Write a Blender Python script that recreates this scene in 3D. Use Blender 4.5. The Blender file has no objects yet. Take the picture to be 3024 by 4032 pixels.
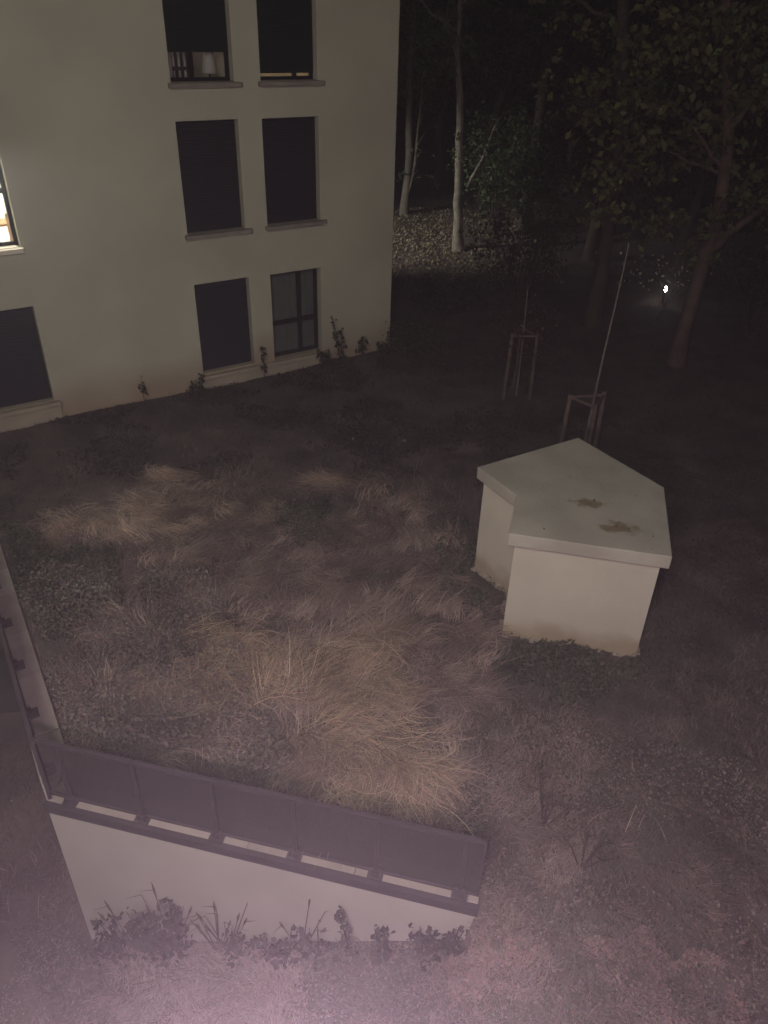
import bpy, math, random
import numpy as np
from mathutils import Matrix, Vector
SC = bpy.context.scene
COL = SC.collection
rng = np.random.default_rng(11)
random.seed(11)

# ------------------------------------------------------------------ camera
cam_d = bpy.data.cameras.new('camera')
cam_d.sensor_fit = 'HORIZONTAL'; cam_d.sensor_width = 36.0
cam_d.lens = 3028.0 / 3024.0 * 36.0
cam_d.clip_start = 0.05; cam_d.clip_end = 600
cam = bpy.data.objects.new('camera', cam_d); COL.objects.link(cam)
R = Matrix(((0.999540788, -0.0303020478, 0.0),
            (0.0164454830, 0.542469311, -0.839914634),
            (0.0254511334, 0.839528935, 0.542718534)))
cam.matrix_world = Matrix.Translation((0, 0, 7.0)) @ R.to_4x4()
SC.camera = cam

# ------------------------------------------------------------------ world: night sky
w = bpy.data.worlds.new('World'); SC.world = w; w.use_nodes = True
nt = w.node_tree; bg = nt.nodes['Background']
sky = nt.nodes.new('ShaderNodeTexSky'); sky.sky_type = 'NISHITA'; sky.sun_disc = False
sky.sun_elevation = math.radians(8); sky.sun_rotation = math.radians(200)
nt.links.new(sky.outputs[0], bg.inputs[0]); bg.inputs[1].default_value = 0.0016
SC.view_settings.view_transform = 'Standard'; SC.view_settings.look = 'None'
SC.view_settings.exposure = 0; SC.view_settings.gamma = 1; SC.view_settings.use_curve_mapping = False

def aim(o, target):
    d = Vector(target) - Vector(o.location)
    o.rotation_euler = d.to_track_quat('-Z', 'Y').to_euler()

def lamp(name, kind, loc, power, color, target=None, **kw):
    l = bpy.data.lights.new(name, kind); l.energy = power; l.color = color
    for k, v in kw.items(): setattr(l, k, v)
    o = bpy.data.objects.new(name, l); COL.objects.link(o); o.location = loc
    if target: aim(o, target)
    return o
# assumed faint city glow
s_ = lamp('sun', 'SUN', (0, 0, 30), 0.012, (1, .88, .75), (6, 20, 0), angle=math.radians(20))
# assumed lit window of the camera's house, unseen behind the camera
lamp('assumed_window_light', 'AREA', (-1.4, -2.4, 10.2), 395, (1.0, 1.0, .80), (-2.4, 11, 0.3), shape='RECTANGLE', size=1.8, size_y=1.4, spread=math.radians(125))
lamp('added_glare_lamp', 'POINT', (-0.15, 0.18, 5.3), 1120, (1.0, .68, .85), shadow_soft_size=.2)  # added unseen lamp below view; lights the haze as lens glare and near ground

# ------------------------------------------------------------------ helpers
def lin(c): return tuple(c) + (1.0,)
def mat(name, c1, c2=None, scale=6.0, rough=.85, bump=0.0, bscale=None, detail=6.0, spec=.25, coords='Object', lo=.35, hi=.65):
    m = bpy.data.materials.new(name); m.use_nodes = True
    n = m.node_tree.nodes; l = m.node_tree.links; b = n['Principled BSDF']
    b.inputs['Roughness'].default_value = rough; b.inputs['Specular IOR Level'].default_value = spec
    tc = n.new('ShaderNodeTexCoord')
    if c2 is None: c2 = tuple(x * .8 for x in c1)
    no = n.new('ShaderNodeTexNoise'); no.inputs['Scale'].default_value = scale; no.inputs['Detail'].default_value = detail
    l.new(tc.outputs[coords], no.inputs['Vector'])
    r = n.new('ShaderNodeValToRGB'); r.color_ramp.elements[0].position = lo; r.color_ramp.elements[1].position = hi
    r.color_ramp.elements[0].color = lin(c2); r.color_ramp.elements[1].color = lin(c1)
    l.new(no.outputs['Fac'], r.inputs[0]); l.new(r.outputs[0], b.inputs['Base Color'])
    if bump:
        n2 = n.new('ShaderNodeTexNoise'); n2.inputs['Scale'].default_value = bscale or scale * 6; n2.inputs['Detail'].default_value = 6
        l.new(tc.outputs[coords], n2.inputs['Vector'])
        bp = n.new('ShaderNodeBump'); bp.inputs['Strength'].default_value = bump; bp.inputs['Distance'].default_value = .02
        l.new(n2.outputs['Fac'], bp.inputs['Height']); l.new(bp.outputs[0], b.inputs['Normal'])
    m['ramp'] = r.name
    return m
def vcol_mat(name, rough=.7, transl=0.0):
    m = bpy.data.materials.new(name); m.use_nodes = True
    n = m.node_tree.nodes; l = m.node_tree.links; b = n['Principled BSDF']
    b.inputs['Roughness'].default_value = rough; b.inputs['Specular IOR Level'].default_value = .2
    a = n.new('ShaderNodeAttribute'); a.attribute_name = 'Col'
    l.new(a.outputs['Color'], b.inputs['Base Color'])
    if transl:
        t = n.new('ShaderNodeBsdfTranslucent'); l.new(a.outputs['Color'], t.inputs[0])
        mx = n.new('ShaderNodeMixShader'); mx.inputs[0].default_value = transl
        l.new(b.outputs[0], mx.inputs[1]); l.new(t.outputs[0], mx.inputs[2]); l.new(mx.outputs[0], n['Material Output'].inputs[0])
    return m

class MB:
    def __init__(s): s.v = []; s.f = []
    def add(s, vs, fs):
        k = len(s.v); s.v += [tuple(v) for v in vs]; s.f += [tuple(i + k for i in f) for f in fs]; return s
    def box(s, x0, x1, y0, y1, z0, z1):
        return s.add([(x0,y0,z0),(x1,y0,z0),(x1,y1,z0),(x0,y1,z0),(x0,y0,z1),(x1,y0,z1),(x1,y1,z1),(x0,y1,z1)],
                     [(0,3,2,1),(4,5,6,7),(0,1,5,4),(1,2,6,5),(2,3,7,6),(3,0,4,7)])
    def prism(s, pts, z0, z1):
        n = len(pts)
        return s.add([(x,y,z0) for x,y in pts] + [(x,y,z1) for x,y in pts],
                     [tuple(range(n-1,-1,-1)), tuple(range(n,2*n))] + [(i,(i+1)%n,(i+1)%n+n,i+n) for i in range(n)])
    def tube(s, pts, rad, n=6, cap=True):
        pts = [Vector(p) for p in pts]; k = len(s.v)
        up = Vector((0.31, .17, .93)).normalized()
        for i, p in enumerate(pts):
            t = (pts[min(i+1,len(pts)-1)] - pts[max(i-1,0)])
            if t.length < 1e-6: t = Vector((0,0,1))
            t.normalize(); a = t.cross(up if abs(t.dot(up)) < .93 else Vector((1,0,0))).normalized(); b = t.cross(a)
            r = rad[i] if hasattr(rad,'__len__') else rad
            for j in range(n):
                q = p + (a*math.cos(2*math.pi*j/n) + b*math.sin(2*math.pi*j/n))*r
                s.v.append(tuple(q))
        for i in range(len(pts)-1):
            for j in range(n):
                j2 = (j+1) % n
                s.f.append((k+i*n+j, k+i*n+j2, k+(i+1)*n+j2, k+(i+1)*n+j))
        if cap:
            s.f.append(tuple(k+j for j in range(n))[::-1]); e = k+(len(pts)-1)*n; s.f.append(tuple(e+j for j in range(n)))
        return s
    def build(s, name, m, parent=None, bevel=0, smooth=False, loc=None, rot=None):
        me = bpy.data.meshes.new(name); me.from_pydata(s.v, [], s.f); me.materials.append(m); me.update()
        if smooth: me.polygons.foreach_set('use_smooth', [True]*len(me.polygons))
        o = bpy.data.objects.new(name, me); COL.objects.link(o)
        if loc is not None: o.location = loc
        if rot is not None: o.rotation_euler = rot
        if parent: o.parent = parent
        if bevel:
            b = o.modifiers.new('bevel', 'BEVEL'); b.width = bevel; b.segments = 2; b.limit_method = 'ANGLE'
        return o
def tag(o, label=None, cat=None, group=None, kind=None):
    if label: o['label'] = label
    if cat: o['category'] = cat
    if group: o['group'] = group
    if kind: o['kind'] = kind
    return o
def thing(name, loc, label, cat, group=None, rz=0):
    o = bpy.data.objects.new(name, None); COL.objects.link(o); o.location = loc; o.rotation_euler = (0,0,rz)
    o.empty_display_size = .2
    return tag(o, label, cat, group)
def npmesh(name, V, F3, m, cols=None, parent=None, sizes=None):
    """triangles mesh from numpy arrays; cols per vertex"""
    me = bpy.data.meshes.new(name)
    me.vertices.add(len(V)); me.vertices.foreach_set('co', V.astype(np.float32).ravel())
    nf = len(F3)
    me.loops.add(nf*3); me.loops.foreach_set('vertex_index', F3.astype(np.int32).ravel())
    me.polygons.add(nf); me.polygons.foreach_set('loop_start', np.arange(0, nf*3, 3, dtype=np.int32))
    me.update(calc_edges=True)
    if cols is not None:
        a = me.color_attributes.new('Col', 'FLOAT_COLOR', 'POINT')
        c4 = np.ones((len(V), 4), np.float32); c4[:, :3] = cols; a.data.foreach_set('color', c4.ravel())
    me.materials.append(m)
    o = bpy.data.objects.new(name, me); COL.objects.link(o)
    if parent: o.parent = parent
    return o

# ------------------------------------------------------------------ noise + terrain
_perm = rng.random((256, 256))
def vnoise(x, y, s=1.0, off=0.0):
    x = np.asarray(x, float)*s + off + 1000; y = np.asarray(y, float)*s + off*1.7 + 1000
    xi = np.floor(x).astype(int); yi = np.floor(y).astype(int); fx = x-xi; fy = y-yi
    fx = fx*fx*(3-2*fx); fy = fy*fy*(3-2*fy)
    g = lambda a, b: _perm[a % 256, b % 256]
    return (g(xi,yi)*(1-fx)+g(xi+1,yi)*fx)*(1-fy) + (g(xi,yi+1)*(1-fx)+g(xi+1,yi+1)*fx)*fy
def fbm(x, y, s=1.0, off=0.0, oc=4):
    t = 0; a = .5
    for i in range(oc): t = t + a*vnoise(x, y, s*2**i, off+i*13.1); a *= .5
    return t
def sst(a, b, x): t = np.clip((x-a)/(b-a), 0, 1); return t*t*(3-2*t)
WA = np.array([-3.38, 4.955]); D1 = np.array([.97634, -.21623]); N1 = np.array([.21623, .97634])
D2 = np.array([-.532, .847]); N2 = np.array([.847, .532])
WL = 4.46                                            # length of the front wall
def walls_sd(x, y):
    return (x-WA[0])*N1[0]+(y-WA[1])*N1[1], (x-WA[0])*N2[0]+(y-WA[1])*N2[1]
def zg(x, y):
    x = np.asarray(x, float); y = np.asarray(y, float)
    sf, sl = walls_sd(x, y)
    bumps = (fbm(x, y, .9, 3.3)-.47)*.22 + (fbm(x, y, 3.5, 9.1)-.47)*.07
    up = bumps*.8 + .0
    slope = np.clip(-.43 + .49*(x-1.0), -2.5, 5)
    slope = np.where(x > 1.0, -.43 + .43*sst(1.0, 2.6, x), slope)
    bank = sst(.66, .82, x+(fbm(x, y, 2.5, 40)-.47)*.12)*sst(-.1, -.35, sf)*(1-sst(2.0, 3.2, x))
    low = slope + bumps*.5 + .26*bank
    court = -2.55 + bumps*.15
    low = np.where(x < -3.35, court*(1-sst(-3.6,-3.35,x))+low*sst(-3.6,-3.35,x), low)
    e = (x-WA[0])*D1[0]+(y-WA[1])*D1[1]
    blend = sst(-.7, .1, sf)
    z = np.where(e > WL-.03, low*(1-blend)+up*blend, np.where((sf > .14) & (sl > .14), up, low))
    # left of the left wall: sunken court
    z = np.where((sl <= .14) & (sf > 0.0), court, z)
    # terrain behind the houses
    return z + .04*sst(14, 40, y)*(y-14)*0
def axis(lo, a, b, hi, fine, g=1.16):
    m = list(np.arange(a, b, fine)); r = []; s = fine; v = b
    while v < hi: r.append(v); s *= g; v += s
    r.append(hi); l = []; s = fine; v = a-fine
    while v > lo: l.append(v); s *= g; v -= s
    l.append(lo); return np.array(l[::-1] + m + r)
gx = axis(-70, -9, 5, 90, .07); gy = axis(-12, 1.5, 13, 95, .07)
X, Y = np.meshgrid(gx, gy); Z = zg(X, Y)
V = np.stack([X, Y, Z], -1).reshape(-1, 3)
ny, nx = X.shape; ii = (np.arange(ny-1)[:, None]*nx + np.arange(nx-1)).ravel()
F = np.concatenate([np.stack([ii, ii+1, ii+nx+1], -1), np.stack([ii, ii+nx+1, ii+nx], -1)])
M_soil = mat('soil', (.14, .115, .105), (.065, .055, .052), scale=1.3, bump=.6, bscale=14, detail=10)
g_ = npmesh('ground', V, F, M_soil); g_['kind'] = 'structure'
g_.data.polygons.foreach_set('use_smooth', [True]*len(g_.data.polygons))
# paved floor of the sunken court
M_pave = mat('court_paving', (.075, .08, .08), (.05, .055, .055), scale=2, bump=.1)
pv = MB(); pv.prism([(-5.35, 8.62), (-5.9, 9.62), (-10.0, 9.5), (-10, 7.75)], -2.62, -2.47)
pv.build('paving', M_pave)['kind'] = 'structure'

hz = bpy.data.materials.new('glare_haze'); hz.use_nodes = True; hn = hz.node_tree.nodes; hn.remove(hn['Principled BSDF'])  # air volume added to imitate lens glare above the low lamp
hv = hn.new('ShaderNodeVolumePrincipled'); hv.inputs['Color'].default_value = (.93, .92, .95, 1); hv.inputs['Density'].default_value = .0135
hv.inputs['Anisotropy'].default_value = .84
hz.node_tree.links.new(hv.outputs[0], hn['Material Output'].inputs['Volume'])

# ------------------------------------------------------------------ block of flats
M_render = mat('wall_render', (.53, .525, .415), (.445, .44, .35), scale=.55, bump=.25, bscale=90, rough=.95, spec=.1)
M_sill = mat('sill_stone', (.30, .27, .235), (.22, .20, .175), scale=5, bump=.2)
M_shut = mat('shutter_slate', (.020, .021, .028), (.015, .016, .022), scale=4, rough=.6)
M_shut2 = mat('shutter_green_black', (.008, .013, .015), (.006, .010, .012), scale=4, rough=.6)
M_frame = mat('frame_black', (.012, .012, .016), (.009, .009, .012), scale=4, rough=.4)
M_cream = mat('room_cream', (.75, .70, .58), (.70, .65, .54), scale=2)
M_wood = mat('wood', (.32, .2, .1), (.2, .12, .06), scale=8)
M_white = mat('cloth_white', (.75, .72, .66), (.62, .6, .55), scale=8)
M_grey = mat('cloth_grey', (.09, .085, .09), (.06, .055, .06), scale=8)
def glass_mat(name, c, tr):
    m = bpy.data.materials.new(name); m.use_nodes = True; n = m.node_tree.nodes; l = m.node_tree.links
    b = n['Principled BSDF']; b.inputs['Base Color'].default_value = lin(c); b.inputs['Roughness'].default_value = .06
    no = n.new('ShaderNodeTexNoise'); no.inputs['Scale'].default_value = 2.0
    mr = n.new('ShaderNodeMapRange'); mr.inputs[3].default_value = .04; mr.inputs[4].default_value = .12
    l.new(no.outputs['Fac'], mr.inputs[0]); l.new(mr.outputs[0], b.inputs['Roughness'])
    t = n.new('ShaderNodeBsdfTransparent'); mx = n.new('ShaderNodeMixShader'); mx.inputs[0].default_value = tr
    l.new(b.outputs[0], mx.inputs[1]); l.new(t.outputs[0], mx.inputs[2]); l.new(mx.outputs[0], n['Material Output'].inputs[0])
    return m
M_glass = glass_mat('pane_glass', (.02, .022, .025), .85)
bld = thing('apartment_building', (0.009, 18.41, 0), 'beige rendered block of flats with dark shuttered windows behind the rough grass', 'building', rz=math.atan2(.56230, .82694))
BL, BD, BH = 19.0, 7.0, 10.2
# windows: (s0, s1, z0, z1)
wins = {
 'a1': (-4.88, -3.66, .33, 2.26), 'b1': (-3.16, -1.92, .30, 2.24),
 'a2': (-4.90, -3.66, 3.25, 5.26), 'b2': (-3.16, -1.90, 3.25, 5.25),
 'a3': (-4.90, -3.68, 5.88, 7.95), 'b3': (-3.14, -1.91, 5.88, 7.95),
 'c1': (-9.25, -8.0, .42, 2.31), 'c2': (-9.25, -7.98, 3.37, 5.30), 'c3': (-9.25, -8.0, 5.95, 8.0),
 'd1': (-14.4, -13.2, .5, 2.4), 'd2': (-14.4, -13.2, 3.45, 5.4)}
def holes_wall(x0, x1, z0, z1, holes, rev):
    xs = sorted({x0, x1} | {h[0] for h in holes} | {h[1] for h in holes}); zs = sorted({z0, z1} | {h[2] for h in holes} | {h[3] for h in holes})
    m = MB()
    idx = {}
    def vid(x, y, z):
        k = (round(x, 4), round(y, 4), round(z, 4))
        if k not in idx: idx[k] = len(m.v); m.v.append((x, y, z))
        return idx[k]
    for i in range(len(xs)-1):
        for j in range(len(zs)-1):
            cx, cz = (xs[i]+xs[i+1])/2, (zs[j]+zs[j+1])/2
            if any(h[0] < cx < h[1] and h[2] < cz < h[3] for h in holes): continue
            m.f.append((vid(xs[i],0,zs[j]), vid(xs[i+1],0,zs[j]), vid(xs[i+1],0,zs[j+1]), vid(xs[i],0,zs[j+1])))
    for (a, b, c, d) in holes:
        # reveals follow every grid break so that edges stay welded
        zz = [z for z in zs if c <= z <= d]; xx = [x for x in xs if a <= x <= b]
        for k in range(len(zz)-1):
            m.f.append((vid(a,0,zz[k]), vid(a,0,zz[k+1]), vid(a,rev,zz[k+1]), vid(a,rev,zz[k])))
            m.f.append((vid(b,0,zz[k]), vid(b,rev,zz[k]), vid(b,rev,zz[k+1]), vid(b,0,zz[k+1])))
        for k in range(len(xx)-1):
            m.f.append((vid(xx[k],0,c), vid(xx[k],rev,c), vid(xx[k+1],rev,c), vid(xx[k+1],0,c)))
            m.f.append((vid(xx[k],0,d), vid(xx[k+1],0,d), vid(xx[k+1],rev,d), vid(xx[k],rev,d)))
    return m
REV = .24
fm = holes_wall(-BL, 0, -.3, BH, list(wins.values()), REV)
# soil splash along the wall foot, only a stain with its own wavy edge
nr = M_render.node_tree; rr = nr.nodes[M_render['ramp']]; bs = nr.nodes['Principled BSDF']
tc = nr.nodes.new('ShaderNodeTexCoord'); sx = nr.nodes.new('ShaderNodeSeparateXYZ'); nr.links.new(tc.outputs['Object'], sx.inputs[0])
nn = nr.nodes.new('ShaderNodeTexNoise'); nn.inputs['Scale'].default_value = .8; nr.links.new(tc.outputs['Object'], nn.inputs['Vector'])
ad = nr.nodes.new('ShaderNodeMath'); ad.operation = 'MULTIPLY_ADD'; ad.inputs[1].default_value = -1.0; nr.links.new(nn.outputs['Fac'], ad.inputs[0]); nr.links.new(sx.outputs['Z'], ad.inputs[2])
mp = nr.nodes.new('ShaderNodeMapRange'); mp.inputs[1].default_value = -.35; mp.inputs[2].default_value = .45; mp.inputs[3].default_value = .85; mp.inputs[4].default_value = 0
nr.links.new(ad.outputs[0], mp.inputs[0])
mxc = nr.nodes.new('ShaderNodeMix'); mxc.data_type = 'RGBA'; mxc.inputs[7].default_value = (.33, .25, .18, 1)
nr.links.new(mp.outputs[0], mxc.inputs[0]); nr.links.new(rr.outputs[0], mxc.inputs[6]); nr.links.new(mxc.outputs[2], bs.inputs['Base Color'])
fm.build('front_wall', M_render, bld)
side = MB()
side.add([(0,0,-.3),(0,BD,-.3),(0,BD,BH),(0,0,BH)], [(0,1,2,3)]); side.add([(-BL,0,-.3),(-BL,BD,-.3),(-BL,BD,BH),(-BL,0,BH)], [(3,2,1,0)])
side.add([(0,BD,-.3),(-BL,BD,-.3),(-BL,BD,BH),(0,BD,BH)], [(0,1,2,3)])
side.build('side_wall', M_render, bld)
MB().box(-BL-.15, .15, -.15, BD+.15, BH, BH+.25).build('roof', M_sill, bld, bevel=.02)
def rounded_sill(a, b, z, out=.10, th=.11, name='sill'):
    m = MB(); pts = []
    for k in range(7):
        t = -math.pi/2 + math.pi/2*k/6
        pts.append((b-.06+.06*math.cos(t), -out+.06+.06*math.sin(t)))
    m.prism([(a, -.003), (a, -out)] + pts + [(b, -.003)], z-th, z)
    m.prism([(a+.1, -.002), (a+.1, REV-.03), (b-.1, REV-.03), (b-.1, -.002)], z-th*.5, z+.012)
    return m
def shutter(a, b, z0, z1, m_, parent, lift=0.0):
    m = MB(); y = REV-.10; n = int((z1-z0-lift)/.055)
    x0, x1 = a+.015, b-.015
    for k in range(n):
        zb = z0+lift+k*.055
        m.add([(x0,y,zb+.004),(x1,y,zb+.004),(x1,y-.004,zb+.027),(x0,y-.004,zb+.027),(x0,y,zb+.051),(x1,y,zb+.051),(x0,y+.004,zb+.055),(x1,y+.004,zb+.055)],
              [(0,1,2,3),(3,2,5,4),(4,5,7,6)])
    m.box(x0, x1, y+.005, y+.02, z0+lift, z1)
    return m.build('roller_shutter', m_, parent)
def win_frame(a, b, z0, z1, mullion=None, transom=None, w_=.07):
    m = MB(); y0, y1 = REV-.06, REV
    m.box(a, a+w_, y0, y1, z0, z1).box(b-w_, b, y0, y1, z0, z1).box(a+w_, b-w_, y0, y1, z0, z0+w_).box(a+w_, b-w_, y0, y1, z1-w_, z1)
    if mullion: m.box(mullion-.04, mullion+.04, y0-.004, y1-.004, z0+w_, z1-w_)
    if transom: m.box(a+w_, b-w_, y0-.002, y1-.002, transom-.045, transom+.045)
    return m
def room(key, depth, m_, floor_m=None, dz=0):
    a, b, z0, z1 = wins[key]; a -= .5; b += .9 if key[0] == 'c' else .4; z0 = z0-(.05 if key[1] == '1' else .5); z1 += .15
    m = MB(); y0, y1 = REV+.02, REV+depth
    m.add([(a,y0,z0),(b,y0,z0),(b,y1,z0),(a,y1,z0),(a,y0,z1),(b,y0,z1),(b,y1,z1),(a,y1,z1)], [(0,1,2,3),(7,6,5,4),(1,2,6,5),(2,3,7,6),(3,0,4,7)])
    # inner face of the outer wall with its opening
    A, B, C_, D_ = wins[key]
    m.add([(a,y0,z0),(b,y0,z0),(b,y0,z1),(a,y0,z1),(A,y0,C_),(B,y0,C_),(B,y0,D_),(A,y0,D_)], [(0,1,5,4),(1,2,6,5),(2,3,7,6),(3,0,4,7)])
    return m.build('room_interior', m_, bld)
SHLBL = 'dark roller shutter pulled right down'
for k, (a, b, z0, z1) in wins.items():
    if k == 'b1': mull, tr = -2.39, z0+.78
    elif k == 'c2': mull, tr = -8.7, z0+.92
    elif k == 'a3': mull, tr = -4.42, None
    elif k == 'b3': mull, tr = -2.32, None
    else: mull, tr = (a+b)/2, None
    f = win_frame(a, b, z0, z1, mull, tr).build('window', M_frame, bld)
    MB().box(a+.05, b-.05, REV-.022, REV-.018, z0+.05, z1-.05).build('pane', M_glass, f)
    if k == 'b1' : pass
    elif k == 'c2': shutter(a, b, z0, z1, M_shut, f, lift=1.62)
    elif k == 'a3': shutter(a, b, z0, z1, M_shut2, f, lift=.47)['label'] = 'roller shutter stopped just above the window foot'
    elif k == 'b3': shutter(a, b, z0, z1, M_shut2, f, lift=.125)['label'] = 'roller shutter left open a hand width'
    else: shutter(a, b, z0, z1, M_shut if k[1] != '3' else M_shut2, f)['label'] = SHLBL
    if k[1] != '1':
        rounded_sill(a-.06 if k != 'c2' else a, b+(.14 if k != 'c2' else .04), z0-.002, out=.11, th=.075).build('sill', M_sill if k != 'c2' else M_cream, f)
# plinth ledges under the ground-floor windows
M_ledge = mat('ledge_render', (.42, .37, .29), (.33, .29, .23), scale=2.2, bump=.3, bscale=50)
for a, b, z in ((-4.98, -1.78, .30), (-9.4, -7.9, .42)):
    MB().box(a, b, -.13, REV-.04, z-.1, z-.012).build('ledge', M_ledge, bld, bevel=.015)
    MB().box(a, b, -.07, -.004, -.3, z-.102).build('step', M_ledge, bld, bevel=.01)
# frosted curtain inside the open ground-floor window
room('b1', .6, M_grey)
cu = MB(); a, b, z0, z1 = wins['b1']; n = 46
for i in range(n):
    x = a-.05+(b-a+.1)*i/(n-1); y = REV+.14+.02*math.sin(i*1.35)
    y = REV+.14+.004*math.sin(i*1.35); cu.v += [(x, y, z0-.02), (x, y, z1+.05)]
cu.f += [(2*i, 2*i+2, 2*i+3, 2*i+1) for i in range(n-1)]
M_curt = mat('net_curtain', (.20, .22, .21), (.16, .175, .17), scale=3)
cu.build('curtain', M_curt, bld)
M_bright = mat('room_white', (.82, .80, .74), (.78, .76, .70), scale=2)
M_dim = mat('room_dim', (.16, .15, .14), (.12, .115, .11), scale=2)
room('c2', 3.2, M_bright); room('a3', 1.9, M_dim); room('b3', 1.9, M_cream)
def bw(x, y, z):   # building local to world
    c, s = .82694, .56230
    return (0.009 + x*c - y*s, 18.41 + x*s + y*c, z)
M_emit = bpy.data.materials.new('lamp_glow'); M_emit.use_nodes = True
_b = M_emit.node_tree.nodes['Principled BSDF']; _b.inputs['Base Color'].default_value = (.9,.88,.8,1)
_b.inputs['Emission Color'].default_value = (1, .9, .72, 1); _b.inputs['Emission Strength'].default_value = 6
RZ = math.atan2(.56230, .82694)
# lit room at the left edge: ceiling lamp, chair and bedside table
cl = thing('ceiling_lamp', bw(-8.3, 1.5, 5.28), 'bright ceiling lamp inside the lit room at the left edge', 'lamp', rz=RZ)
MB().tube([(0,0,0),(0,0,-.06),(0,0,-.12)], [.22,.24,.16], 16).build('lamp_shade', M_emit, cl)
lamp('room_lamp', 'POINT', bw(-8.5, 1.4, 4.95), 300, (1, .97, .90), shadow_soft_size=.15)
lamp('room_lamp', 'POINT', bw(-4.6, 1.2, 7.6), 9, (1, .85, .66), shadow_soft_size=.1)
lamp('room_lamp', 'POINT', bw(-2.4, 1.3, 7.3), 24, (1, .80, .58), shadow_soft_size=.1)
def chair(loc, label, m_, cloth):
    t = thing('chair', loc, label, 'chair', rz=RZ+.5)
    for sx_ in (-.19, .19):
        for sy_ in (-.19, .19): MB().box(sx_-.022, sx_+.022, sy_-.022, sy_+.022, 0, .44 if sy_ < 0 else .92).build('leg', m_, t)
    MB().box(-.22, .22, -.22, .22, .44, .48).build('seat', m_, t, bevel=.01)
    MB().box(-.2, .2, -.2, .18, .48, .54).build('cushion', cloth, t, bevel=.02)
    for z in (.62, .74, .86): MB().box(-.17, .17, .175, .205, z, z+.06).build('slat', m_, t)
    return t
c2z = wins['c2'][2]-.5
chair(bw(-7.72, .72, c2z), 'wooden chair with pale cushion seen inside the lit window at the left edge', M_wood, M_white)
tb = thing('side_table', bw(-8.05, 1.25, c2z), 'small wooden table with papers inside the lit window', 'table', rz=RZ)
MB().box(-.3, .3, -.25, .25, .66, .7).build('tabletop', M_wood, tb)
for sx_ in (-.26, .26):
    for sy_ in (-.21, .21): MB().box(sx_-.02, sx_+.02, sy_-.02, sy_+.02, 0, .66).build('leg', M_wood, tb)
a3z = wins['a3'][2]-.5
# pale tapered lamp shade and tall pale cupboard seen below the upper shutter
sl = thing('standing_lamp', bw(-3.98, .42, a3z), 'pale tapered lampshade below the half raised shutter', 'lamp', rz=RZ)
MB().tube([(0,0,.62),(0,0,1.12)], [.14, .07], 14).build('lamp_shade', M_white, sl)
MB().tube([(0,0,0),(0,0,.62)], .02, 8).build('pole', M_frame, sl); MB().tube([(0,0,0),(0,0,.03)], .12, 14).build('base', M_frame, sl)
cb = thing('cupboard', bw(-5.0, .52, a3z), 'pale cupboard edge at left below the half raised shutter', 'cupboard', rz=RZ)
MB().box(-.25, .27, -.2, .2, 0, 1.5).build('body', M_white, cb, bevel=.01); MB().box(-.005, .005, -.215, -.203, .1, 1.4).build('door', M_grey, cb)
rk = thing('clothes_rack', bw(-4.42, .6, a3z), 'row of thin hanging rails below the half raised shutter', 'rack', rz=RZ)
for i in range(4): MB().box(-.2+i*.11, -.165+i*.11, -.02, .02, .0, 1.2).build('rail', M_white, rk)
MB().box(-.22, .2, -.03, .03, .66, .72).build('crossbar', M_grey, rk); MB().box(-.22, .2, -.03, .03, 1.2, 1.24).build('top_bar', M_grey, rk)

# ------------------------------------------------------------------ technical shed with an angled flat roof
M_shed = mat('shed_render', (.53, .515, .415), (.48, .46, .375), scale=1.2, bump=.2, bscale=110, rough=.95, spec=.1)
n = M_shed.node_tree; rr = n.nodes[M_shed['ramp']]; b = n.nodes['Principled BSDF']
tc = n.nodes.new('ShaderNodeTexCoord'); sx = n.nodes.new('ShaderNodeSeparateXYZ'); n.links.new(tc.outputs['Object'], sx.inputs[0])
nn = n.nodes.new('ShaderNodeTexNoise'); nn.inputs['Scale'].default_value = 2.2; nn.inputs['Detail'].default_value = 5; n.links.new(tc.outputs['Object'], nn.inputs['Vector'])
ad = n.nodes.new('ShaderNodeMath'); ad.operation = 'MULTIPLY_ADD'; ad.inputs[1].default_value = -.55; n.links.new(nn.outputs['Fac'], ad.inputs[0]); n.links.new(sx.outputs['Z'], ad.inputs[2])
mp = n.nodes.new('ShaderNodeMapRange'); mp.interpolation_type = 'SMOOTHSTEP'; mp.inputs[1].default_value = -.2; mp.inputs[2].default_value = .12; mp.inputs[3].default_value = .8; mp.inputs[4].default_value = 0
n.links.new(ad.outputs[0], mp.inputs[0])
mx = n.nodes.new('ShaderNodeMix'); mx.data_type = 'RGBA'; mx.inputs[7].default_value = (.30, .24, .15, 1)
n.links.new(mp.outputs[0], mx.inputs[0]); n.links.new(rr.outputs[0], mx.inputs[6]); n.links.new(mx.outputs[2], b.inputs['Base Color'])
M_roof = mat('shed_roof_screed', (.42, .415, .345), (.33, .325, .275), scale=1.6, bump=.35, bscale=40, rough=.95, spec=.1)
n = M_roof.node_tree; rr = n.nodes[M_roof['ramp']]; b = n.nodes['Principled BSDF']
tc = n.nodes.new('ShaderNodeTexCoord'); last = rr.outputs[0]
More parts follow.
